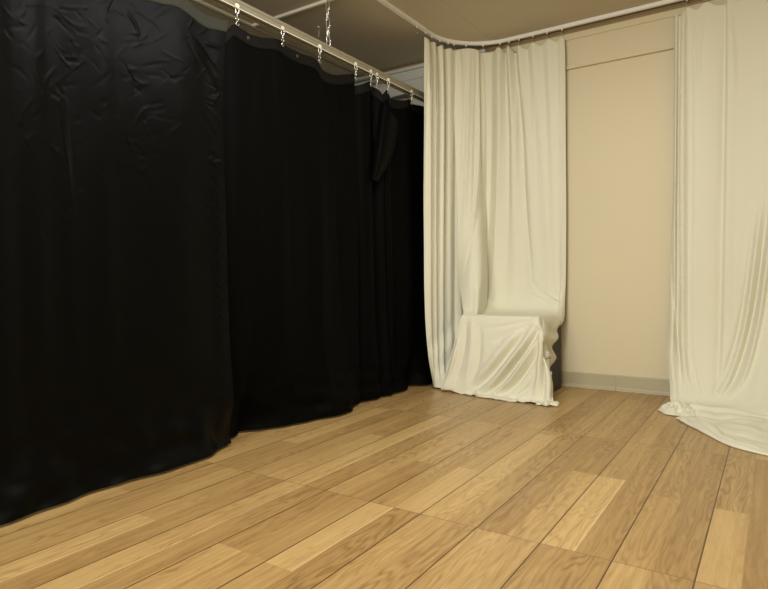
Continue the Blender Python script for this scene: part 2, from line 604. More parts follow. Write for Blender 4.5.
def grid_mesh(grids, zmin=0.0025):
    verts, faces = [], []
    base = 0
    for G in grids:
        nv, nu = G.shape[:2]
        P = G.reshape(-1, 3).copy()
        P[:, 2] = np.maximum(P[:, 2], zmin)
        verts.append(P)
        idx = np.arange(nv * nu).reshape(nv, nu) + base
        f = np.stack([idx[:-1, :-1], idx[:-1, 1:], idx[1:, 1:], idx[1:, :-1]], -1).reshape(-1, 4)
        faces.append(f)
        base += nv * nu
    V = np.concatenate(verts)
    Fc = np.concatenate(faces)
    me = bpy.data.meshes.new('cloth')
    me.vertices.add(len(V))
    me.vertices.foreach_set('co', V.ravel())
    me.loops.add(len(Fc) * 4)
    me.loops.foreach_set('vertex_index', Fc.ravel())
    me.polygons.add(len(Fc))
    me.polygons.foreach_set('loop_start', np.arange(len(Fc)) * 4)
    me.polygons.foreach_set('use_smooth', [True] * len(Fc))
    me.update()
    me.validate()
    return me


def cloth(name, grids, m, parent=None, thick=0.0016):
    me = grid_mesh(grids)
    me.name = name
    o = link(name, me, m, parent)
    s = o.modifiers.new('thickness', 'SOLIDIFY')
    s.thickness = thick
    s.offset = -1 if False else 0
    return o


# ------------------------------------------------------------------ black curtains
# the hooks' places along the beige rail
HOOK_Y = [0.15, 0.44, 0.73, 1.02, 1.31, 1.60, 1.896, 2.185, 2.473, 2.794, 2.944, 3.008, 3.14, 3.418, 3.62]


def black_sheet(cols, zrows, nu, nv):
    """cols: list of dict(y=[y at rows], d=[depth at rows]), zrows per column or common"""
    ctrl = []
    for r in range(len(zrows)):
        row = []
        for c in cols:
            y = c['y'][r] if isinstance(c['y'], (list, tuple)) else c['y']
            d = c['d'][r] if isinstance(c['d'], (list, tuple)) else c['d']
            z = zrows[r] if r else c['z']
            if r == 1:
                z = c['z'] - .055
            row.append((RX - .012 + d, y, z))
        ctrl.append(row)
    return dense(ctrl, nu, nv)


ZR = [1.9, 1.85, 1.5, 1.0, .5, .22, .07, .012]
NX = np.array([1.0, 0, 0])


def const_n(G, v):
    return np.broadcast_to(np.array(v, float), G.shape)


def black_curtain(cols, nu, nv, m, label, stro=(), noise_amt=.004, tape=TAPE_BLACK, grommets=(), tape_label=None, fine=0.0):
    G = black_sheet(cols, ZR, nu, nv)
    N = const_n(G, NX)
    G = fractal(G, 3.0, noise_amt, (1, 1.6, .45), N)
    if fine:
        G = fractal(G, 14.0, fine, (1, 1, .8), N, 5.2)
    # crumpling near the floor
    w = np.clip((.34 - G[..., 2]) / .34, 0, 1)[..., None]
    G2 = fractal(G, 9.0, .022, (1, 1, 1.6), N, 3.3)
    G = G + (G2 - G) * w
    if stro:
        G = strokes(G, list(stro), N, 0)
    root = cloth('black_curtain', [G], m)
    tag(root, label, 'curtain', 'black curtains on the beige rail')
    # heading tape sewn along the top: follows the cloth
    T = []
    top = G[0]
    nrow = 8
    zt = np.linspace(0, 1, nrow)
    # resample the first 5.5 cm of every column
    rows = []
    for t in zt:
        pts = []
        for u in range(G.shape[1]):
            col = G[:, u]
            z = col[0, 2] + .002 - t * .055
            k = np.searchsorted(-col[:, 2], -min(z, col[0, 2]))
            k = min(max(k, 1), len(col) - 1)
            a, b = col[k - 1], col[k]
            f = (a[2] - z) / max(a[2] - b[2], 1e-6)
            p = a + (b - a) * np.clip(f, 0, 1)
            pts.append([p[0] + .0035, p[1], z])
        rows.append(pts)
    TP = np.array(rows)
    TP[-1, :, 0] -= .002
    o = cloth('heading_tape', [TP], tape, root, .002)
    if tape_label:
        o['label'] = tape_label
    for gy in grommets:
        u = int(np.argmin(np.abs(G[2, :, 1] - gy)))
        p = TP[3, u]
        bm = bmesh.new()
        path = [(p[0] + .003, p[1] + .006 * math.cos(a), p[2] + .006 * math.sin(a)) for a in [k * math.pi / 6 for k in range(12)]]
        tube(bm, path, .0018, 6, closed=True)
        g = bm_obj('grommet', bm, DARKGREY, root, smooth=True)
    return root, G


def K(y, z, d):
    return dict(y=y, z=z, d=d)


def pts_at(lst, ax, v):
    return [at(x, y, ax, v) for x, y in lst]


# 1: crinkled satin, runs out of the picture on the left
cols = []
ys = [-0.5, -0.35, -0.2, -.06, .08, .2, .33, .46, .6, .73, .80, .86, .915, .965, 1.02, 1.08, 1.13, 1.19, 1.26, 1.33, 1.42, 1.52, 1.60, 1.67, 1.74, 1.79, 1.83]
dep = [0, .02, -.01, .02, -.015, .02, -.01, .02, -.01, .02, .0, -.018, -.004, .03, .02, -.012, -.02, .006, .02, .004, .0, .012, .016, .006, -.002, .004, .0]
floor_d = {-.5: .05, .88: 0.0}
for y, d in zip(ys, dep):
    hk = min(abs(y - h) for h in HOOK_Y)
    sag = .030 * min(1, hk / .145) ** 1.3
    z = 1.925 - sag
    fl = .045 + .012 * math.sin(y * 9)
    if y > 1.72:
        fl = .02 - .03 * (y - 1.72) / .11
    yy = [y, y, y, y, y, y, y, y]
    if y > 1.72:
        k = (y - 1.72) / .11
        yy = [y + .06 * k, y + .035 * k, y + .004 * k, y + .008 * k, y + .012 * k, y + .014 * k, y + .014 * k, y + .014 * k]
        z = max(z, 1.895 + .03 * (k - 1))
    d *= .55
    cols.append(K(yy, z, [d * .5, d * .6, d, d * .9, d * .7 + .005, d * .4 + .02, fl * .95, fl + .012]))
st = []
rr = random.Random(5)
XP = RX
def S(lst, amp, w, taper='both'):
    amp, w = amp * .42, max(w * .62, .0028)
    st.append((pts_at(lst, 0, XP), amp, w, taper))
# long creases traced on the photograph
S([(65, 90), (68, 130), (73, 170), (77, 215)], -.010, .010)
S([(69, 90), (73, 130), (78, 175)], .008, .008)
S([(190, 33), (203, 55), (214, 75), (222, 95)], .012, .012)
S([(196, 36), (213, 62), (223, 76)], -.012, .010)
S([(188, 40), (198, 60), (208, 85)], -.006, .008)
S([(207, 42), (222, 47)], .009, .010)
S([(128, 10), (138, 25), (141, 40)], .008, .010)
S([(141, 40), (150, 33)], .006, .006)
S([(56, 14), (64, 22), (73, 32)], -.005, .005)
S([(64, 12), (76, 24), (87, 27)], .006, .005)
S([(58, 46), (66, 57), (75, 69)], .007, .005)
S([(75, 69), (87, 59)], .006, .004)
S([(60, 50), (72, 60), (82, 57)], -.006, .005)
S([(84, 8), (89, 6)], .005, .004)
S([(136, 125), (143, 112), (152, 104)], .006, .006)
S([(122, 100), (127, 130), (136, 155)], .005, .006)
S([(132, 150), (141, 155), (152, 158)], -.006, .005)
S([(136, 163), (142, 172), (152, 165)], .005, .005)
S([(137, 170), (147, 180), (150, 190)], -.005, .005)
S([(124, 62), (135, 80), (136, 92)], -.007, .008)
S([(133, 76), (143, 83), (150, 84)], .006, .005)
S([(200, 112), (208, 122), (216, 136)], -.006, .006)
S([(204, 110), (212, 120), (220, 138)], .006, .006)
S([(208, 157), (216, 163), (224, 162)], .009, .006)
S([(212, 152), (218, 158), (224, 156)], -.009, .005)
S([(212, 172), (218, 182), (226, 190)], .007, .005)
for k in range(150):      # crinkles beside the seam
    y0 = rr.uniform(85, 330)
    x1 = rr.uniform(222, 228) + (y0 - 85) * .02
    ln = rr.uniform(6, 22)
    ang = rr.choice([1, 1, 1, -1]) * rr.uniform(.35, 1.3)
    s = rr.choice([-1, 1])
    amp = s * rr.uniform(.0015, .004)
    bend = rr.uniform(-2, 2)
    S([(x1 - ln, y0 - ln * ang), (x1 - ln / 2 + bend, y0 - ln * ang / 2), (x1, y0)], amp, rr.uniform(.003, .006))
for k in range(260):     # small random crinkles all over
    x = rr.uniform(0, 215)
    y = rr.uniform(0, 235)
    ln = rr.uniform(6, 26)
    a = rr.uniform(-1.1, 1.1)
    S([(x, y), (x + ln * .5 * math.cos(a) + rr.uniform(-2, 2), y + ln * .5 * math.sin(a)), (x + ln * math.cos(a), y + ln * math.sin(a))],
      rr.choice([-1, 1]) * rr.uniform(.0012, .0040), rr.uniform(.004, .009))
black_curtain(cols, 680, 440, BLACK_SATIN, 'wide crinkled satin black curtain nearest the camera, at the left edge', st, .005,
              TAPE_GREY, (), 'lighter grey olive tape along the top', fine=.0012)

# 2: smooth wide black curtain in the middle
def cz(px, py):
    p = at(px, py, 0, RX - .012)
    return p[1], p[2]


top2 = [(219, 38), (222, 36), (224, 34), (228, 30), (233, 25), (240, 29), (250, 35), (260, 38), (270, 39), (277.5, 41), (286, 47), (294, 51), (303, 55), (312, 58), (316.5, 63), (323, 71), (333, 75), (343, 75), (353, 74.5)]
d2 = [-.020, -.017, -.013, -.008, .000, .002, .0, .002, .004, .010, .004, .0, -.002, .006, .010, -.002, -.006, .0, .012]
# floor line: y -> x of the hem
hem2 = [(1.70, -.06), (1.83, -.06), (1.88, -.08), (1.93, -.10), (2.0, -.14), (2.1, -.06), (2.2, -.01), (2.3, .01), (2.42, .04), (2.52, .09), (2.62, .10), (2.70, .05), (2.80, .02)]
cols = []
for (px, py), d in zip(top2, d2):
    y, z = cz(px, py)
    fd = np.interp(y, [a for a, b in hem2], [b for a, b in hem2])
    yb = y + (.03 if y < 2.0 else (.0 if y < 2.7 else -.01))
    cols.append(K([y, y, y + .002, y + .006, y + (yb - y) * .5, yb, yb, yb], z,
                  [d * .6, d * .8, d, d * 1.2, d * 1.2 + fd * .15, d + fd * .45, fd * .92, fd + .012]))
S2 = []
def Sx(lst, amp, w, taper='both'):
    S2.append((pts_at(lst, 0, RX), amp, w, taper))
Sx([(258, 70), (259, 150), (261, 260)], .006, .03)
Sx([(290, 80), (291, 180), (293, 300)], -.006, .03)
Sx([(325, 100), (325, 200), (327, 330)], .008, .03)
Sx([(340, 100), (341, 200), (343, 330)], -.010, .02)
Sx([(330, 392), (340, 400), (352, 386)], .012, .02)
black_curtain(cols, 300, 300, BLACK_CLOTH, 'broad smooth matte black curtain between the crinkled one and the folded one', S2, .004, TAPE_BLACK,
              (1.99, 2.33), fine=.0)

# 3: narrow black curtain with a folded-over flap
top3 = [(350, 87), (355, 86), (360, 85), (366, 82.5), (370, 83.5), (374, 86.5), (377, 91), (379, 96), (381.5, 101)]
d3 = [-.03, -.025, .01, .02, .0, -.015, .01, .02, -.005]
hem3 = [-.01, .01, .02, .03, .0, .03, .05, .03, -.01]
cols = []
for (px, py), d, fd in zip(top3, d3, hem3):
    y, z = cz(px, py)
    cols.append(K([y, y, y, y, y + .02, y + .035, y + .05, y + .05], z, [d, d, d * 1.3, d * 1.5, d * 1.4, d + fd * .5, fd * .95, fd + .01]))
r3, G3 = black_curtain(cols, 120, 240, BLACK_CLOTH, 'narrow black curtain with a flap of cloth folded down near its top', (), .004)
# the flap
fl = [[(381.5, 101), (385, 105), (389.5, 111), (394, 116.5), (399, 122)],
      [(380, 112), (384, 114), (389, 119), (394, 124), (398.5, 128)],
      [(377.5, 132), (381, 136), (386, 140), (391, 144), (395, 146)],
      [(374, 155), (378, 157), (382, 159), (386, 162), (389, 163)],
      [(370.5, 177), (372, 179), (375, 181), (377.5, 181), (379, 180)]]
ctrl = []
for r, row in enumerate(fl):
    ctrl.append([])
    for k, (x, y) in enumerate(row):
        bulge = [.005, .035, .05, .042, .012][k]
        ctrl[-1].append(at(x, y, 0, RX + .012 + bulge))
G = dense(ctrl, 40, 60)
cloth('flap', [G], BLACK_CLOTH, r3)

# 4: last black curtain, runs behind the cream curtain
top4 = [(380.5, 102), (382.2, 99), (384.5, 91), (388, 96.5), (392, 99), (398, 100.5), (403, 101), (408, 100), (414, 104), (424, 107)]
d4 = [-.035, -.025, .012, .01, -.01, .0, .015, .012, -.012, -.005]
hem4 = [-.02, -.01, .01, .02, .03, .03, .0, -.04, .06, .06]
cols = []
for (px, py), d, fd in zip(top4, d4, hem4):
    y, z = cz(px, py)
    cols.append(K([y, y, y, y, y, y, y, y], z, [d, d, d * 1.3, d * 1.6, d * 1.8, d * 1.5 + fd * .4, fd * .95, fd + .01]))
for y, d, fd in ((3.70, .015, .03), (3.80, -.01, .0), (3.90, 0, 0)):
    cols.append(K([y] * 8, 1.885, [d, d, d, d, d, d, fd, fd + .01]))
black_curtain(cols, 200, 240, BLACK_CLOTH, 'last black curtain, partly hidden by the cream curtain in the corner', (), .004)


# ------------------------------------------------------------------ curtain hooks on the beige rail
def hook_proto():
    root = empty('curtain_hook', (0, 0, 0))
    bm = bmesh.new()
    bmesh.ops.create_cone(bm, cap_ends=True, segments=20, radius1=.0095, radius2=.0095, depth=.006,
                          matrix=Matrix.Translation((.028, 0, .006)) @ Matrix.Rotation(math.pi / 2, 4, 'Y'))
    bmesh.ops.bevel(bm, geom=list(bm.edges), offset=.001, segments=1, affect='EDGES')
    bmesh.ops.create_cone(bm, cap_ends=True, segments=10, radius1=.003, radius2=.003, depth=.012,
                          matrix=Matrix.Translation((.024, 0, .006)) @ Matrix.Rotation(math.pi / 2, 4, 'Y'))
    roller = bm_obj('roller', bm, PLASTIC, root, smooth=False)
    roller['label'] = 'ivory roller wheel'
    me = link_mesh(.006, .006, .0016)
    for k, z in enumerate((-.014, -.032)):
        o = link('chain_link', me.copy(), CHROME, root, (.028, 0, z))
        o.rotation_euler = (0, 0, .9 + k * math.pi / 2)
    bm = bmesh.new()
    path = []
    for k in range(9):
        a = math.pi * 1.25 - k * math.pi * 1.4 / 8
        path.append((.0, math.cos(a) * .006, .008 + math.sin(a) * .007))
    for k in range(9):
        a = math.pi * .85 + k * math.pi * 1.25 / 8
        path.append((.0, .0012 - math.cos(a) * .006 * -1 + .000, -.010 + math.sin(a) * .008))
    tube(bm, path, .0018, 6)
    bm_obj('snap_hook', bm, CHROME, root, (.026, 0, -.056), smooth=True)
    return root


def copy_tree(o, parent=None):
    c = o.copy()
    C.objects.link(c)
    if parent:
        c.parent = parent
    for ch in list(o.children):
        copy_tree(ch, c)
    return c


hk_labels = {
    1.896: 'hook where the grey tape meets the black tape, nearest hook in view',
    2.185: 'hook between the first and the third visible ones on the beige rail',
    2.473: 'hook holding the broad smooth black curtain just left of the zinc chain',
    2.794: 'hook at the far top corner of the broad smooth black curtain',
    2.944: 'hook at the near side of the narrow black curtain, first of a close pair',
    3.008: 'hook just beyond its close neighbour over the narrow black curtain',
    3.14: 'hook pulling up the sharp peak of the last black curtain',
    3.418: 'hook in front of the dark grey fitting, farthest in view',
}
proto = hook_proto()
first = True
for y in HOOK_Y:
    if y < 1.8 or y > 3.6:
        continue
    o = proto if first else copy_tree(proto)
    first = False
    o.location = (RX, y, 1.972)
    o.rotation_euler = (0, 0, rr.uniform(-.15, .15))
    o.scale = (1.0, 1.3, 1.08)
    tag(o, hk_labels[y], 'curtain hook', 'hooks of the black curtains')

# ------------------------------------------------------------------ white curved track
TY = 3.962
ARC_R = .40
TX = -1.955


def track_pt(s):
    """s metres from (TX, 3.0): straight, quarter turn, straight along the back wall"""
    s1 = (TY - ARC_R) - 3.0
    if s < s1:
        return np.array([TX, 3.0 + s, 0.0]), np.array([1.0, 0, 0])
    L = ARC_R * math.pi / 2
    if s < s1 + L:
        a = (s - s1) / ARC_R
        return np.array([TX + ARC_R - ARC_R * math.cos(a), TY - ARC_R + ARC_R * math.sin(a), 0]), np.array([math.cos(a), -math.sin(a), 0])
    return np.array([TX + ARC_R + (s - s1 - L), TY, 0]), np.array([0, -1.0, 0])


path = [(TX, y, 2.372) for y in np.linspace(0.4, 2.95, 12)] + [tuple(track_pt(s)[0] + [0, 0, 2.372]) for s in np.linspace(0, 1.15, 40)] + \
       [(x, TY, 2.372) for x in np.linspace(-1.45, 2.2, 20)]
bm = bmesh.new()
sweep(bm, path, [(-.010, 0), (-.010, .0225), (.010, .0225), (.010, 0), (.003, 0), (.003, .005), (-.003, .005), (-.003, 0)])
root = tag(bm_obj('curtain_track', bm, TRACK_MAT), 'white ceiling track curving round the corner over the cream curtains', 'curtain track')


def glider_proto():
    root = empty('curtain_glider')
    bm = bmesh.new()
    add_box(bm, (-.0035, -.0055, -.010), (.0035, .0055, .004), .001)
    bm_obj('glider', bm, PLASTIC, root)
    bm = bmesh.new()
    tube(bm, [(.0, .0, -.008), (.003, 0, -.016), (.005, 0, -.028), (.005, 0, -.040), (.002, 0, -.046), (-.003, 0, -.043)], .0014, 6)
    bm_obj('pin', bm, CHROME, root, smooth=True)
    return root


def s_of_px(px, z):
    lo, hi = 0.3, 3.4
    for _ in range(40):
        mid = (lo + hi) / 2
        p = track_pt(mid)[0] + np.array([0, 0, z])
        c = R @ (p - EYE)
        x = 384 + F * c[0] / c[2]
        if x < px:
            lo = mid
        else:
            hi = mid
    return (lo + hi) / 2


gl = [(417, 'bare glider on the white track, just left of the cream curtain'),
      (425.5, 'glider at the left edge of the corner cream curtain'),
      (432, 'second glider from the left edge of the corner curtain'),
      (440, 'third glider from the left, over the narrow pleats'),
      (448, 'left one of the two close gliders at the bend of the track'),
      (454, 'right one of the two close gliders at the bend of the track'),
      (466, 'glider in the first wide gap right of the narrow pleats'),
      (483, 'glider midway over the corner cream curtain'),
      (500, 'glider with a bright tip left of the double pleat'),
      (509, 'middle glider of the three close ones right of the bend'),
      (519, 'rightmost glider of the three close ones right of the bend'),
      (533, 'third glider from the right end of the corner curtain'),
      (547, 'second glider from the right end of the corner curtain'),
      (562, 'glider at the right end of the corner cream curtain'),
      (687, 'glider nearest the free edge of the right cream curtain'),
      (706, 'second glider from the free edge of the right curtain'),
      (728, 'glider at the top of the picture over the right curtain')]
proto = glider_proto()
for k, (px, lab) in enumerate(gl):
    s = s_of_px(px, 2.36)
    p, n = track_pt(s)
    o = proto if k == 0 else copy_tree(proto)
    o.location = (p[0], p[1], 2.372)
    o.rotation_euler = (0, 0, math.atan2(n[1], n[0]))
    tag(o, lab, 'curtain glider', 'gliders of the cream curtains')

# ------------------------------------------------------------------ charcoal box under the cloth
BX0, BX1, BY0, BY1, BZ = -1.69, -1.19, 3.5, 3.93, .49
bm = bmesh.new()
add_box(bm, (BX0, BY0, 0.001), (BX1, BY1, BZ), .006)
tag(bm_obj('display_box', bm, BOX_MAT), 'dark charcoal box under the cream cloth, only its right side showing', 'box')

# ------------------------------------------------------------------ cream curtain in the corner
cream = []
# hanging sheet at the left: columns by arc position
zr = [2.335, 2.2, 1.7, 1.15, .7, .42, .20, .06, .012]
colsA = [  # picture column at the top / middle / low, depth
    (424.2, 424.2, 424.5, -.00), (427, 427, 427.3, .030), (430.0, 429.6, 430, -.012), (433.5, 432.5, 433, .028), (437, 435.5, 436, -.012),
    (441, 439.5, 440, .030), (445, 443.6, 444.5, -.020), (450, 450, 450, .006), (456, 456.5, 456, -.016), (460, 460, 459, .016), (466, 466, 464, .0), (476, 474, 470, -.03), (500, 498, 490, -.055)]
# floor row: where the hem lies (x, y)
hemA = [(-1.925, 3.505), (-1.905, 3.475), (-1.885, 3.47), (-1.865, 3.468), (-1.85, 3.475), (-1.835, 3.48), (-1.82, 3.50), (-1.80, 3.55),
        (-1.79, 3.60), (-1.78, 3.66), (-1.77, 3.72), (-1.76, 3.76), (-1.73, 3.90)]
rows = []
for r, z in enumerate(zr):
    row = []
    for k, (a, b, c, d) in enumerate(colsA):
        px = np.interp(z, [0.4, 1.3, 2.3], [c, b, a])
        s = s_of_px(px, z)
        p, n = track_pt(s)
        amp = [.55, .8, 1, 1, 1, 1, .9, .6, .35][r]
        q = p + n * d * amp
        pinch = 0.0
        if r == 0:
            pinch = [-.0, -.012, -.006, .0, -.012, 0, -.01, 0, -.012, 0, -.012, -.01, -.01][k]
        q[2] = z + pinch
        hx, hy = hemA[k]
        w = {4: .02, 5: .14, 6: .48, 7: .88, 8: 1.0}.get(r, 0)
        q[0] = q[0] * (1 - w) + (hx + n[0] * d * .4 * (1 if r < 8 else .3)) * w
        q[1] = q[1] * (1 - w) + (hy + (n[1] * d * .4)) * w
        row.append(q)
    rows.append(row)
G = dense(rows, 200, 260)
def ls(lst, amp, w, Y=3.72):
    return ([at(x, y, 1, Y) for x, y in lst], amp, w, 'both')
G = strokes(G, [ls([(443.5, 60), (443.2, 180), (444, 290)], -.014, .008, 3.7), ls([(456, 60), (456.3, 180), (456.5, 280)], -.014, .008, 3.75),
                ls([(435.5, 60), (435, 200), (436, 330)], -.008, .006, 3.6), ls([(448, 60), (448, 180), (449, 280)], .006, .008, 3.72)], None, 1)
G = strokes(G, [ls([(462, 300), (456, 335), (449, 360), (441, 376)], .010, .022), ls([(457, 300), (450, 335), (444, 356), (438, 366)], -.006, .018),
                ls([(464, 318), (459, 350), (452, 372), (444, 384)], -.006, .016)], const_n(G, (.55, -.83, 0)), 1)
G = fractal(G, 7, .0025, (1, 1, .5))
cream.append(G)

# sheet that falls on the box, over it and to the floor
# X at z 2.3 / 1.6 / .75, X on the front edge / low / hem, depth top / mid / low, top z
CB = [
    (-1.915, -1.905, -1.835, -1.705, -1.800, -1.830, -.02, .02, .24, 2.322),
    (-1.865, -1.870, -1.77, -1.685, -1.765, -1.790, .004, .060, .27, 2.330),
    (-1.825, -1.825, -1.71, -1.650, -1.700, -1.715, .020, .080, .28, 2.330),
    (-1.790, -1.785, -1.665, -1.615, -1.640, -1.640, .012, .060, .23, 2.318),
    (-1.755, -1.750, -1.700, -1.612, -1.60, -1.59, .016, .012, .05, 2.333),
    (-1.700, -1.705, -1.735, -1.590, -1.56, -1.54, -.020, -.022, -.018, 2.316),
    (-1.620, -1.630, -1.660, -1.550, -1.52, -1.49, .020, .016, .006, 2.336),
    (-1.583, -1.570, -1.580, -1.500, -1.47, -1.44, -.014, -.014, -.004, 2.316),
    (-1.552, -1.520, -1.520, -1.450, -1.42, -1.39, .016, .010, .004, 2.334),
    (-1.515, -1.465, -1.440, -1.400, -1.37, -1.34, -.020, -.018, -.008, 2.315),
    (-1.480, -1.420, -1.375, -1.350, -1.32, -1.29, .012, .006, .004, 2.332),
    (-1.430, -1.370, -1.320, -1.310, -1.28, -1.25, -.006, .000, .000, 2.317),
    (-1.380, -1.320, -1.280, -1.275, -1.25, -1.22, .010, .006, .003, 2.330),
    (-1.328, -1.280, -1.250, -1.245, -1.22, -1.19, -.004, .000, .000, 2.316),
    (-1.275, -1.245, -1.225, -1.220, -1.19, -1.16, .008, .004, .000, 2.332),
    (-1.225, -1.210, -1.205, -1.195, -1.155, -1.13, -.004, .000, .000, 2.320),
]
hem_xy = [(-1.83, 3.475), (-1.78, 3.44), (-1.70, 3.405), (-1.6, 3.38), (-1.5, 3.375), (-1.44, 3.385), (-1.39, 3.366), (-1.30, 3.352), (-1.198, 3.348), (-1.13, 3.34), (-1.07, 3.35)]


def hemy(x):
    return float(np.interp(x, [a for a, b in hem_xy], [b for a, b in hem_xy]))


rows = [[] for _ in range(16)]
BACK = 3.945
for k, (xt, xm, xl, xf, xo, xh, dt, dm, dl, tz) in enumerate(CB):
    left = k <= 3
    dt, dm = dt * 1.5, dm * 1.4
    edgeY = 3.49
    X = lambda z: float(np.interp(z, [.75, 1.6, 2.3], [xl, xm, xt]))
    Dp = lambda z: float(np.interp(z, [.75, 1.1, 1.6, 2.3], [dl, dl * .5 + dm * .5, dm, dt]))
    if left:
        pxs = [(455, 455, 455), (464, 464.5, 464.5), (471, 472.5, 472.5), (478.5, 479.5, 479)][k]
        for r, z in enumerate((2.32, 2.15, 1.7, 1.2)):
            p, n = track_pt(s_of_px(np.interp(z, [1.2, 1.7, 2.3], pxs[::-1]), z))
            d = [-.02, .018, .026, .020][k] * [.8, 1, 1, 1][r] + [0, 0, .02, .06][r] * [.9, 1, 1.05, .8][k]
            q = p + n * d
            rows[r].append((q[0], q[1], tz + .012 if r == 0 else z))
        dl = {0: .24, 1: .27, 2: .28, 3: .23}[k]
        rows[4].append((X(.75), BACK - Dp(.75), .78))
    else:
        rows[0].append((X(2.3), BACK - Dp(2.3), tz - .006 - .012 * (k > 8) - (.010 if tz < 2.325 else 0)))
        rows[1].append((X(2.15), BACK - Dp(2.15), 2.15))
        rows[2].append((X(1.7), BACK - Dp(1.7), 1.7))
        rows[3].append((X(1.2), BACK - Dp(1.2), 1.2))
        rows[4].append((X(.75), BACK - Dp(.75), .78))
    if left:
        t = [0, .2, .3, .5][k]
        # comes forward in a slanting fold and lands at the front left corner
        y4 = BACK - dl
        rows[5].append((xl * .55 + xf * .45, y4 * .6 + 3.52 * .4, .63))
        rows[6].append((xl * .3 + xf * .7, y4 * .35 + 3.52 * .65, .555))
        rows[7].append((xl * .1 + xf * .9, 3.545, .520))
    else:
        rows[5].append((xl, BACK - .02 - max(dl, 0) * .8, .575))
        rows[6].append((xl * .6 + xf * .4, 3.84 if k > 5 else 3.76, .503))
        rows[7].append((xl * .25 + xf * .75, 3.62, .500))
    f = -.004 if left else 0
    rows[8].append((xf, edgeY + .022, .5015))
    rows[9].append((xf - .001, edgeY - .001, .487))
    rows[10].append((xf * .78 + xo * .22, edgeY - .022, .40))
    rows[11].append((xf * .45 + xo * .55, edgeY - .046, .25))
    rows[12].append((xo, edgeY - .062, .11))
    hy = hemy(xh)
    rows[13].append((xo * .4 + xh * .6, edgeY - .080, .028))
    rows[14].append((xh, (edgeY - .085 + hy) / 2, .010))
    rows[15].append((xh, hy, .010))
# right border of the cloth: hangs over the side of the box
side = [
    # runs down along the top right edge and the front right corner
    [(-1.195, 3.94, 2.312), (-1.192, 3.94, 2.15), (-1.190, 3.94, 1.7), (-1.188, 3.94, 1.2), (-1.188, 3.935, .78), (-1.195, 3.92, .60), (-1.192, 3.84, .502),
     (-1.190, 3.68, .502), (-1.188, 3.515, .502), (-1.184, 3.489, .486), (-1.166, 3.466, .40), (-1.140, 3.450, .25), (-1.120, 3.435, .11), (-1.105, 3.41, .028), (-1.09, 3.38, .012), (-1.075, 3.352, .012)],
    [(-1.186, 3.943, 2.308), (-1.184, 3.943, 2.15), (-1.182, 3.945, 1.7), (-1.180, 3.945, 1.2), (-1.180, 3.94, .78), (-1.188, 3.925, .61), (-1.180, 3.86, .492),
     (-1.176, 3.72, .478), (-1.174, 3.60, .462), (-1.168, 3.55, .43), (-1.156, 3.52, .34), (-1.134, 3.49, .21), (-1.114, 3.463, .09), (-1.096, 3.44, .026), (-1.082, 3.40, .014), (-1.068, 3.365, .014)],
    [(-1.180, 3.946, 2.304), (-1.177, 3.948, 2.15), (-1.175, 3.95, 1.7), (-1.173, 3.95, 1.2), (-1.172, 3.945, .78), (-1.178, 3.93, .61), (-1.170, 3.88, .478),
     (-1.162, 3.76, .43), (-1.174, 3.67, .39), (-1.158, 3.62, .35), (-1.168, 3.59, .28), (-1.142, 3.54, .18), (-1.118, 3.49, .08), (-1.098, 3.46, .03), (-1.082, 3.42, .018), (-1.066, 3.385, .018)],
    [(-1.172, 3.95, 2.300), (-1.168, 3.955, 2.15), (-1.166, 3.955, 1.7), (-1.163, 3.955, 1.2), (-1.164, 3.95, .78), (-1.168, 3.94, .58), (-1.166, 3.905, .455),
     (-1.174, 3.79, .405), (-1.160, 3.765, .35), (-1.176, 3.69, .30), (-1.164, 3.735, .225), (-1.176, 3.62, .16), (-1.140, 3.55, .07), (-1.112, 3.49, .03), (-1.098, 3.45, .016), (-1.080, 3.41, .018)],
]
for c in side:
    for r in range(16):
        rows[r].append(c[r])
G = dense(rows, 460, 420)
FY = 3.466


def fs(lst, amp, w, taper='both'):
    return ([at(x, y, 1, FY) for x, y in lst], amp, w, taper)


front = [
    # deep slanting folds drawn from the right corner to the lower left
    fs([(541, 322), (533, 341), (517, 364), (503, 382), (490, 392)], -.036, .018, 'both'),
    fs([(534, 326), (524, 344), (508, 366), (496, 381), (482, 391)], .036, .020),
    fs([(528, 328), (516, 344), (498, 368), (484, 383), (474, 390)], -.028, .022),
    fs([(518, 330), (505, 346), (488, 368), (472, 384)], .022, .024),
    fs([(541, 345), (531, 366), (517, 385), (506, 393)], -.030, .016),
    fs([(539, 335), (526, 360), (512, 380), (498, 392)], .032, .015),
    fs([(541, 366), (534, 382), (524, 392), (514, 398)], -.014, .014),
    fs([(541, 325), (541, 360), (538, 398)], .020, .016),
    fs([(545, 334), (545, 365), (546, 400)], -.026, .010),
    fs([(549, 338), (549, 365), (551, 400)], .016, .010),
    fs([(535, 321), (514, 331), (492, 342)], -.010, .018),
    fs([(533, 320), (508, 325), (484, 329)], -.006, .012),
    # left border
    fs([(466, 320), (465, 350), (459, 382)], -.013, .016),
    fs([(471, 320), (472, 352), (467, 386)], .010, .018),
    fs([(480, 326), (480, 360), (474, 388)], -.012, .020),
    fs([(460, 335), (455, 362), (448, 386)], .020, .014),
]
Nf = normals(G)
m = (G[..., 1] < 3.53)[..., None]
Gs = strokes(G, front, Nf, 1)
G = np.where(m, Gs, G)
G = strokes(G, [([at(x, y, 0, -1.165) for x, y in l], a_, w_, 'both') for l, a_, w_ in (
    ([(545, 322), (547, 350), (549, 385)], -.012, .010), ([(549, 320), (551, 345), (551, 370)], .010, .008),
    ([(553, 318), (554, 332), (553, 345)], -.010, .008), ([(557, 314), (558, 325)], .008, .008))], const_n(G, (1, 0, 0)), 0) if False else G
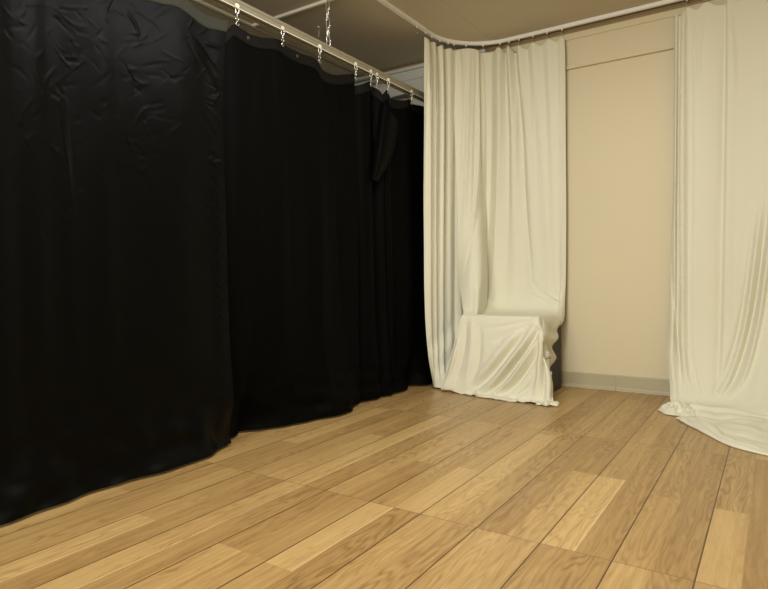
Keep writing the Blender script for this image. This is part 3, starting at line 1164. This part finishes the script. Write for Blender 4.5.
# creases gathered on the back corner of the box top
def bs(lst, amp, w, Y=3.94):
    return ([at(x, y, 1, Y) for x, y in lst], amp, w, 'both')
G = strokes(G, [bs([(532, 292), (545, 300), (556, 306)], .010, .010, 3.9), bs([(540, 292), (550, 299), (560, 304)], -.010, .009, 3.9),
                bs([(548, 296), (556, 300), (561, 301)], .010, .008, 3.9), bs([(530, 280), (540, 295), (552, 305)], -.006, .012, 3.9),
                bs([(474.5, 52), (475, 140), (476, 230)], -.014, .010, 3.85), bs([(468.5, 50), (468.5, 140), (468, 240)], .012, .010, 3.83),
                bs([(480, 52), (480.5, 140), (479, 240)], .010, .009, 3.88), bs([(463.5, 50), (463, 140), (462, 240)], -.010, .009, 3.8),
                bs([(500, 60), (500, 130), (497, 200), (492, 290)], .006, .012),
                bs([(533, 52), (533, 120), (535, 200)], .006, .015),
                bs([(547, 46), (550, 130), (553, 240), (556, 290)], .007, .018),
                bs([(519, 52), (516, 100), (516, 180)], .008, .012),
                bs([(508, 60), (509, 130), (508, 220)], -.008, .012),
                bs([(523, 75), (523, 150), (526, 210), (533, 285)], -.010, .012),
                bs([(488, 70), (488, 150), (485, 220), (481, 280)], -.010, .012)], const_n(G, (.3, -.95, 0)), 1)
w = np.clip((.10 - G[..., 2]) / .10, 0, 1)[..., None]
G2 = fractal(G, 22, .010, (1, 1, 1), const_n(G, (0, 0, 1)), 9.1)
G = G + (G2 - G) * w
G = fractal(G, 6, .002, (1, 1, .6))
cream.append(G)
# rolled, ruffled hem lying on the floor
def hem_roll(pts, r, amp, seed, n=260, m=26):
    P = catmull(np.array(pts, float), n)
    G = np.zeros((n, m, 3))
    for i in range(n):
        t = P[min(i + 1, n - 1)] - P[max(i - 1, 0)]
        t /= np.linalg.norm(t)
        side = np.cross(t, [0, 0, 1])
        e = min(1, i / 12, (n - 1 - i) / 12) ** .5
        for j in range(m):
            a = -math.pi * .1 + j / (m - 1) * math.pi * 1.2
            rr_ = r * (1 + amp * noise.noise(Vector((i * .025, j * .05, seed)))) * (e + .05)
            G[i, j] = P[i] + side * math.cos(a) * rr_ * 1.7 + np.array([0, 0, 1]) * (math.sin(a) * rr_)
    return G
cream.append(hem_roll([(-1.56, 3.395, .004), (-1.50, 3.372, .006), (-1.42, 3.372, .007), (-1.36, 3.362, .006), (-1.28, 3.350, .005)], .008, .8, 2.0))
cream.append(hem_roll([(-1.16, 3.37, .005), (-1.12, 3.352, .008), (-1.085, 3.355, .010), (-1.06, 3.375, .008), (-1.07, 3.40, .006)], .012, .9, 6.0))
o = cloth('cream_curtain', cream, CREAM_CLOTH)
tag(o, 'cream curtain in the corner, draped down over the box', 'curtain', 'cream curtains on the white track')

# ------------------------------------------------------------------ cream curtain at the right
rows = [[] for _ in range(13)]
BY = 3.945
# X top / mid / low(.5), depth, top z, contact x, contact y
CR = [
    (-.520, -.518, -.540, -.010, 2.305, -.505, 3.76),
    (-.505, -.505, -.512, .022, 2.318, -.480, 3.75),
    (-.490, -.495, -.492, -.012, 2.312, -.455, 3.76),
    (-.468, -.470, -.466, .018, 2.322, -.43, 3.76),
    (-.448, -.440, -.435, -.004, 2.336, -.395, 3.765),
    (-.400, -.400, -.400, .006, 2.322, -.375, 3.76),
    (-.352, -.352, -.352, .010, 2.336, -.345, 3.76),
    (-.300, -.300, -.305, .002, 2.322, -.310, 3.76),
    (-.255, -.258, -.270, -.010, 2.320, -.280, 3.77),
    (-.240, -.235, -.245, .010, 2.336, -.255, 3.765),
    (-.185, -.185, -.205, .004, 2.322, -.232, 3.76),
    (-.130, -.120, -.165, .000, 2.336, -.208, 3.75),
    (-.085, -.070, -.110, .012, 2.322, -.180, 3.73),
    (-.055, -.045, -.080, .015, 2.325, -.150, 3.71),
    (-.030, -.015, -.050, .030, 2.336, -.115, 3.68),
    (.000, .015, -.015, .045, 2.322, -.075, 3.65),
    (.050, .060, .030, .075, 2.330, -.020, 3.60),
    (.120, .130, .080, .090, 2.322, .04, 3.58),
    (.22, .22, .20, .075, 2.336, .18, 3.58),
    (.32, .32, .31, .03, 2.322, .31, 3.62),
    (.42, .42, .42, .06, 2.330, .42, 3.66),
]
front_edge = [(-.53, 3.50), (-.42, 3.40), (-.353, 3.285), (-.26, 3.13), (-.143, 2.972), (-.08, 2.93), (-.022, 2.895), (.10, 2.86), (.25, 2.90), (.42, 3.05), (.55, 3.2)]
for k, (xt, xm, xl, d, tz, cx, cy) in enumerate(CR):
    big = k >= 12
    dd = lambda z: (d * (np.interp(z, [.4, 1.2, 1.9, 2.3], [1.0, .7, .4, .25]) if big else np.interp(z, [.4, 1.6, 2.3], [1.1, 1, .6])))
    X = lambda z: float(np.interp(z, [.5, 1.5, 2.3], [xl, xm, xt]))
    tz -= .018 if tz > 2.33 else .032
    for r, z in enumerate((2.33, 2.15, 1.75, 1.3, .85, .5)):
        rows[r].append((X(z), BY - dd(z), tz if r == 0 else z))
    yl = BY - dd(.5)
    rows[6].append((xl * .75 + cx * .25 - (.012 if k < 2 else 0), yl * .75 + cy * .25, .27))
    rows[7].append((xl * .35 + cx * .65, yl * .35 + cy * .65, .10))
    rows[8].append((cx, cy, .022))
    # then the train along the floor
    t = k / (len(CR) - 1)
    fx = np.interp(k, [0, 4, 8, 12, 16, 20], [-.40, -.36, -.25, -.11, .08, .5])
    fy = float(np.interp(fx, [a for a, b in front_edge], [b for a, b in front_edge]))
    rows[9].append((cx * .75 + fx * .25, cy * .85 + fy * .15, .012))
    rows[10].append((cx * .55 + fx * .45, cy * .7 + fy * .3, .030))
    rows[11].append((cx * .3 + fx * .7, cy * .35 + fy * .65, .010))
    rows[12].append((fx, fy, .006))
G = dense(rows, 420, 420)
N = const_n(G, (0, -1, 0))


def rs(lst, amp, w, Y=3.93, taper='both'):
    return ([at(x, y, 1, Y) for x, y in lst], amp, w, taper)


vert = [
    rs([(687, 14), (682, 40), (680, 120), (679, 220), (678, 300), (680, 370)], .008, .010),
    rs([(687, 14), (690, 45), (691, 120), (691, 250)], -.006, .012),
    rs([(687, 12), (696, 40), (700, 80)], -.006, .010),
    rs([(706, 10), (701, 30), (698, 70)], -.006, .008),
    rs([(728, 4), (725, 40), (723, 110), (722, 200)], -.006, .014),
    rs([(728, 4), (732, 40), (735, 100)], .006, .014),
    rs([(775, 200), (766, 270), (757, 330), (744, 375), (722, 404)], .030, .014, 3.93),
    rs([(768, 200), (760, 270), (750, 330), (735, 378), (714, 404)], -.020, .011, 3.93),
    rs([(762, 200), (753, 270), (744, 330), (728, 380), (708, 404)], .020, .012, 3.93),
    rs([(755, 215), (747, 280), (737, 335), (722, 380), (704, 402)], -.014, .013, 3.93),
    rs([(672, 240), (673, 290), (677, 340), (688, 395)], -.016, .010, 3.93),
    rs([(682, 340), (688, 375), (699, 400)], .010, .010, 3.88),
    rs([(692, 360), (699, 388), (708, 402)], -.008, .010, 3.86),
]
Gs = strokes(G, vert, N, 1)
mk = np.clip((G[..., 2] - .02) / .10, 0, 1)[..., None]
G = G + (Gs - G) * mk
NZ = const_n(G, (0, 0, 1))
fl = lambda l: [at(x, y, 2, .01) for x, y in l]
flat = [
    (fl([(692, 408), (712, 410), (735, 411), (768, 418)]), -.016, .014, 'both'),
    (fl([(692, 411), (712, 414), (735, 417), (768, 421), (790, 423)]), .020, .020, 'none'),
    (fl([(692, 414), (715, 419), (740, 421), (768, 425)]), -.012, .02, 'none'),
    (fl([(692, 418), (708, 424), (722, 434), (733, 443)]), .018, .020, 'both'),
    (fl([(700, 418), (713, 426), (727, 437)]), -.010, .016, 'both'),
    (fl([(722, 424), (740, 428), (768, 436)]), .010, .03, 'both'),
    (fl([(718, 434), (740, 436), (768, 444)]), -.008, .025, 'both'),
    (fl([(730, 440), (750, 446), (768, 450)]), .010, .018, 'both'),
]
Gs = strokes(G, flat, NZ, 2)
G = np.where((G[..., 2] < .08)[..., None] & (G[..., 1] < 3.82)[..., None], Gs, G)
w = np.clip((.12 - G[..., 2]) / .12, 0, 1)[..., None]
G2 = fractal(G, 11, .011, (1, 1, 1), NZ, 4.4)
G = G + (G2 - G) * w
G = fractal(G, 5, .002, (1, 1, .6))
parts = [G]
# crumpled end of the cloth lying beside the edge
cpt = at(672, 412, 2, 0.0)
n = 150
B = np.zeros((n, n, 3))
for i in range(n):
    for j in range(n):
        u, v = i / (n - 1) * 2 - 1, j / (n - 1) * 2 - 1
        # square to disc
        x, y = u * math.sqrt(1 - v * v / 2), v * math.sqrt(1 - u * u / 2)
        r = math.hypot(x, y)
        out = 1 + .28 * noise.noise(Vector((math.cos(math.atan2(y, x)) * 1.6, math.sin(math.atan2(y, x)) * 1.6, 4.2)))
        wx = x + .22 * noise.noise(Vector((x * 2, y * 2, 1.0)))
        wy = y + .22 * noise.noise(Vector((x * 2, y * 2, 8.0)))
        rid = abs(noise.noise(Vector((wx * 2.6, wy * 2.0, 3.0)))) * 1.5 + abs(noise.noise(Vector((wx * 5.2, wy * 4.2, 6.0)))) * .6
        h = max(0, 1 - r ** 2.6) * (.055 - .045 * min(1, rid)) + .004
        B[i, j] = [cpt[0] + .025 + x * .10 * out, cpt[1] + .01 + y * .12 * out, h]
parts.append(B)
parts.append(hem_roll([(-.42, 3.38, .008), (-.39, 3.345, .008), (-.36, 3.30, .006), (-.27, 3.16, .005), (-.16, 2.995, .004), (-.02, 2.905, .004), (.1, 2.86, .004)], .0085, .9, 12.0))
o = cloth('cream_curtain', parts, CREAM_CLOTH)
tag(o, 'right cream curtain with its crumpled end spread on the floor', 'curtain', 'cream curtains on the white track')


# ------------------------------------------------------------------ light
def area(name, loc, size, power, col, rot=(0, 0, 0), sy=None, spread=180):
    d = bpy.data.lights.new(name, 'AREA')
    d.shape = 'RECTANGLE'
    d.size = size
    d.size_y = sy or size
    d.energy = power
    d.color = col
    d.spread = math.radians(spread)
    o = bpy.data.objects.new(name, d)
    C.objects.link(o)
    o.location = loc
    o.rotation_euler = rot
    return o


LAMP = (1.0, 1.0, .97)
area('ceiling_lamp', (-.95, 1.65, CZ - .02), .3, 34, LAMP, sy=2.0)
area('ceiling_lamp', (.55, .90, CZ - .02), .6, 7, LAMP, sy=1.2)
# unseen broad fill added behind the camera to brighten ceiling and walls
area('rear_fill', (-.7, YMIN + .05, 1.45), 2.2, 105, (1.0, .975, .90), rot=(math.pi / 2, 0, 0), sy=1.7)

w = bpy.data.worlds.new('world')
bpy.context.scene.world = w
w.use_nodes = True
w.node_tree.nodes['Background'].inputs[0].default_value = (1.0, .93, .8, 1)
w.node_tree.nodes['Background'].inputs[1].default_value = .05

sc = bpy.context.scene
sc.view_settings.view_transform = 'Standard'
sc.view_settings.look = 'None'
sc.view_settings.exposure = 0.28
sc.view_settings.gamma = 1.0
sc.view_settings.use_curve_mapping = False
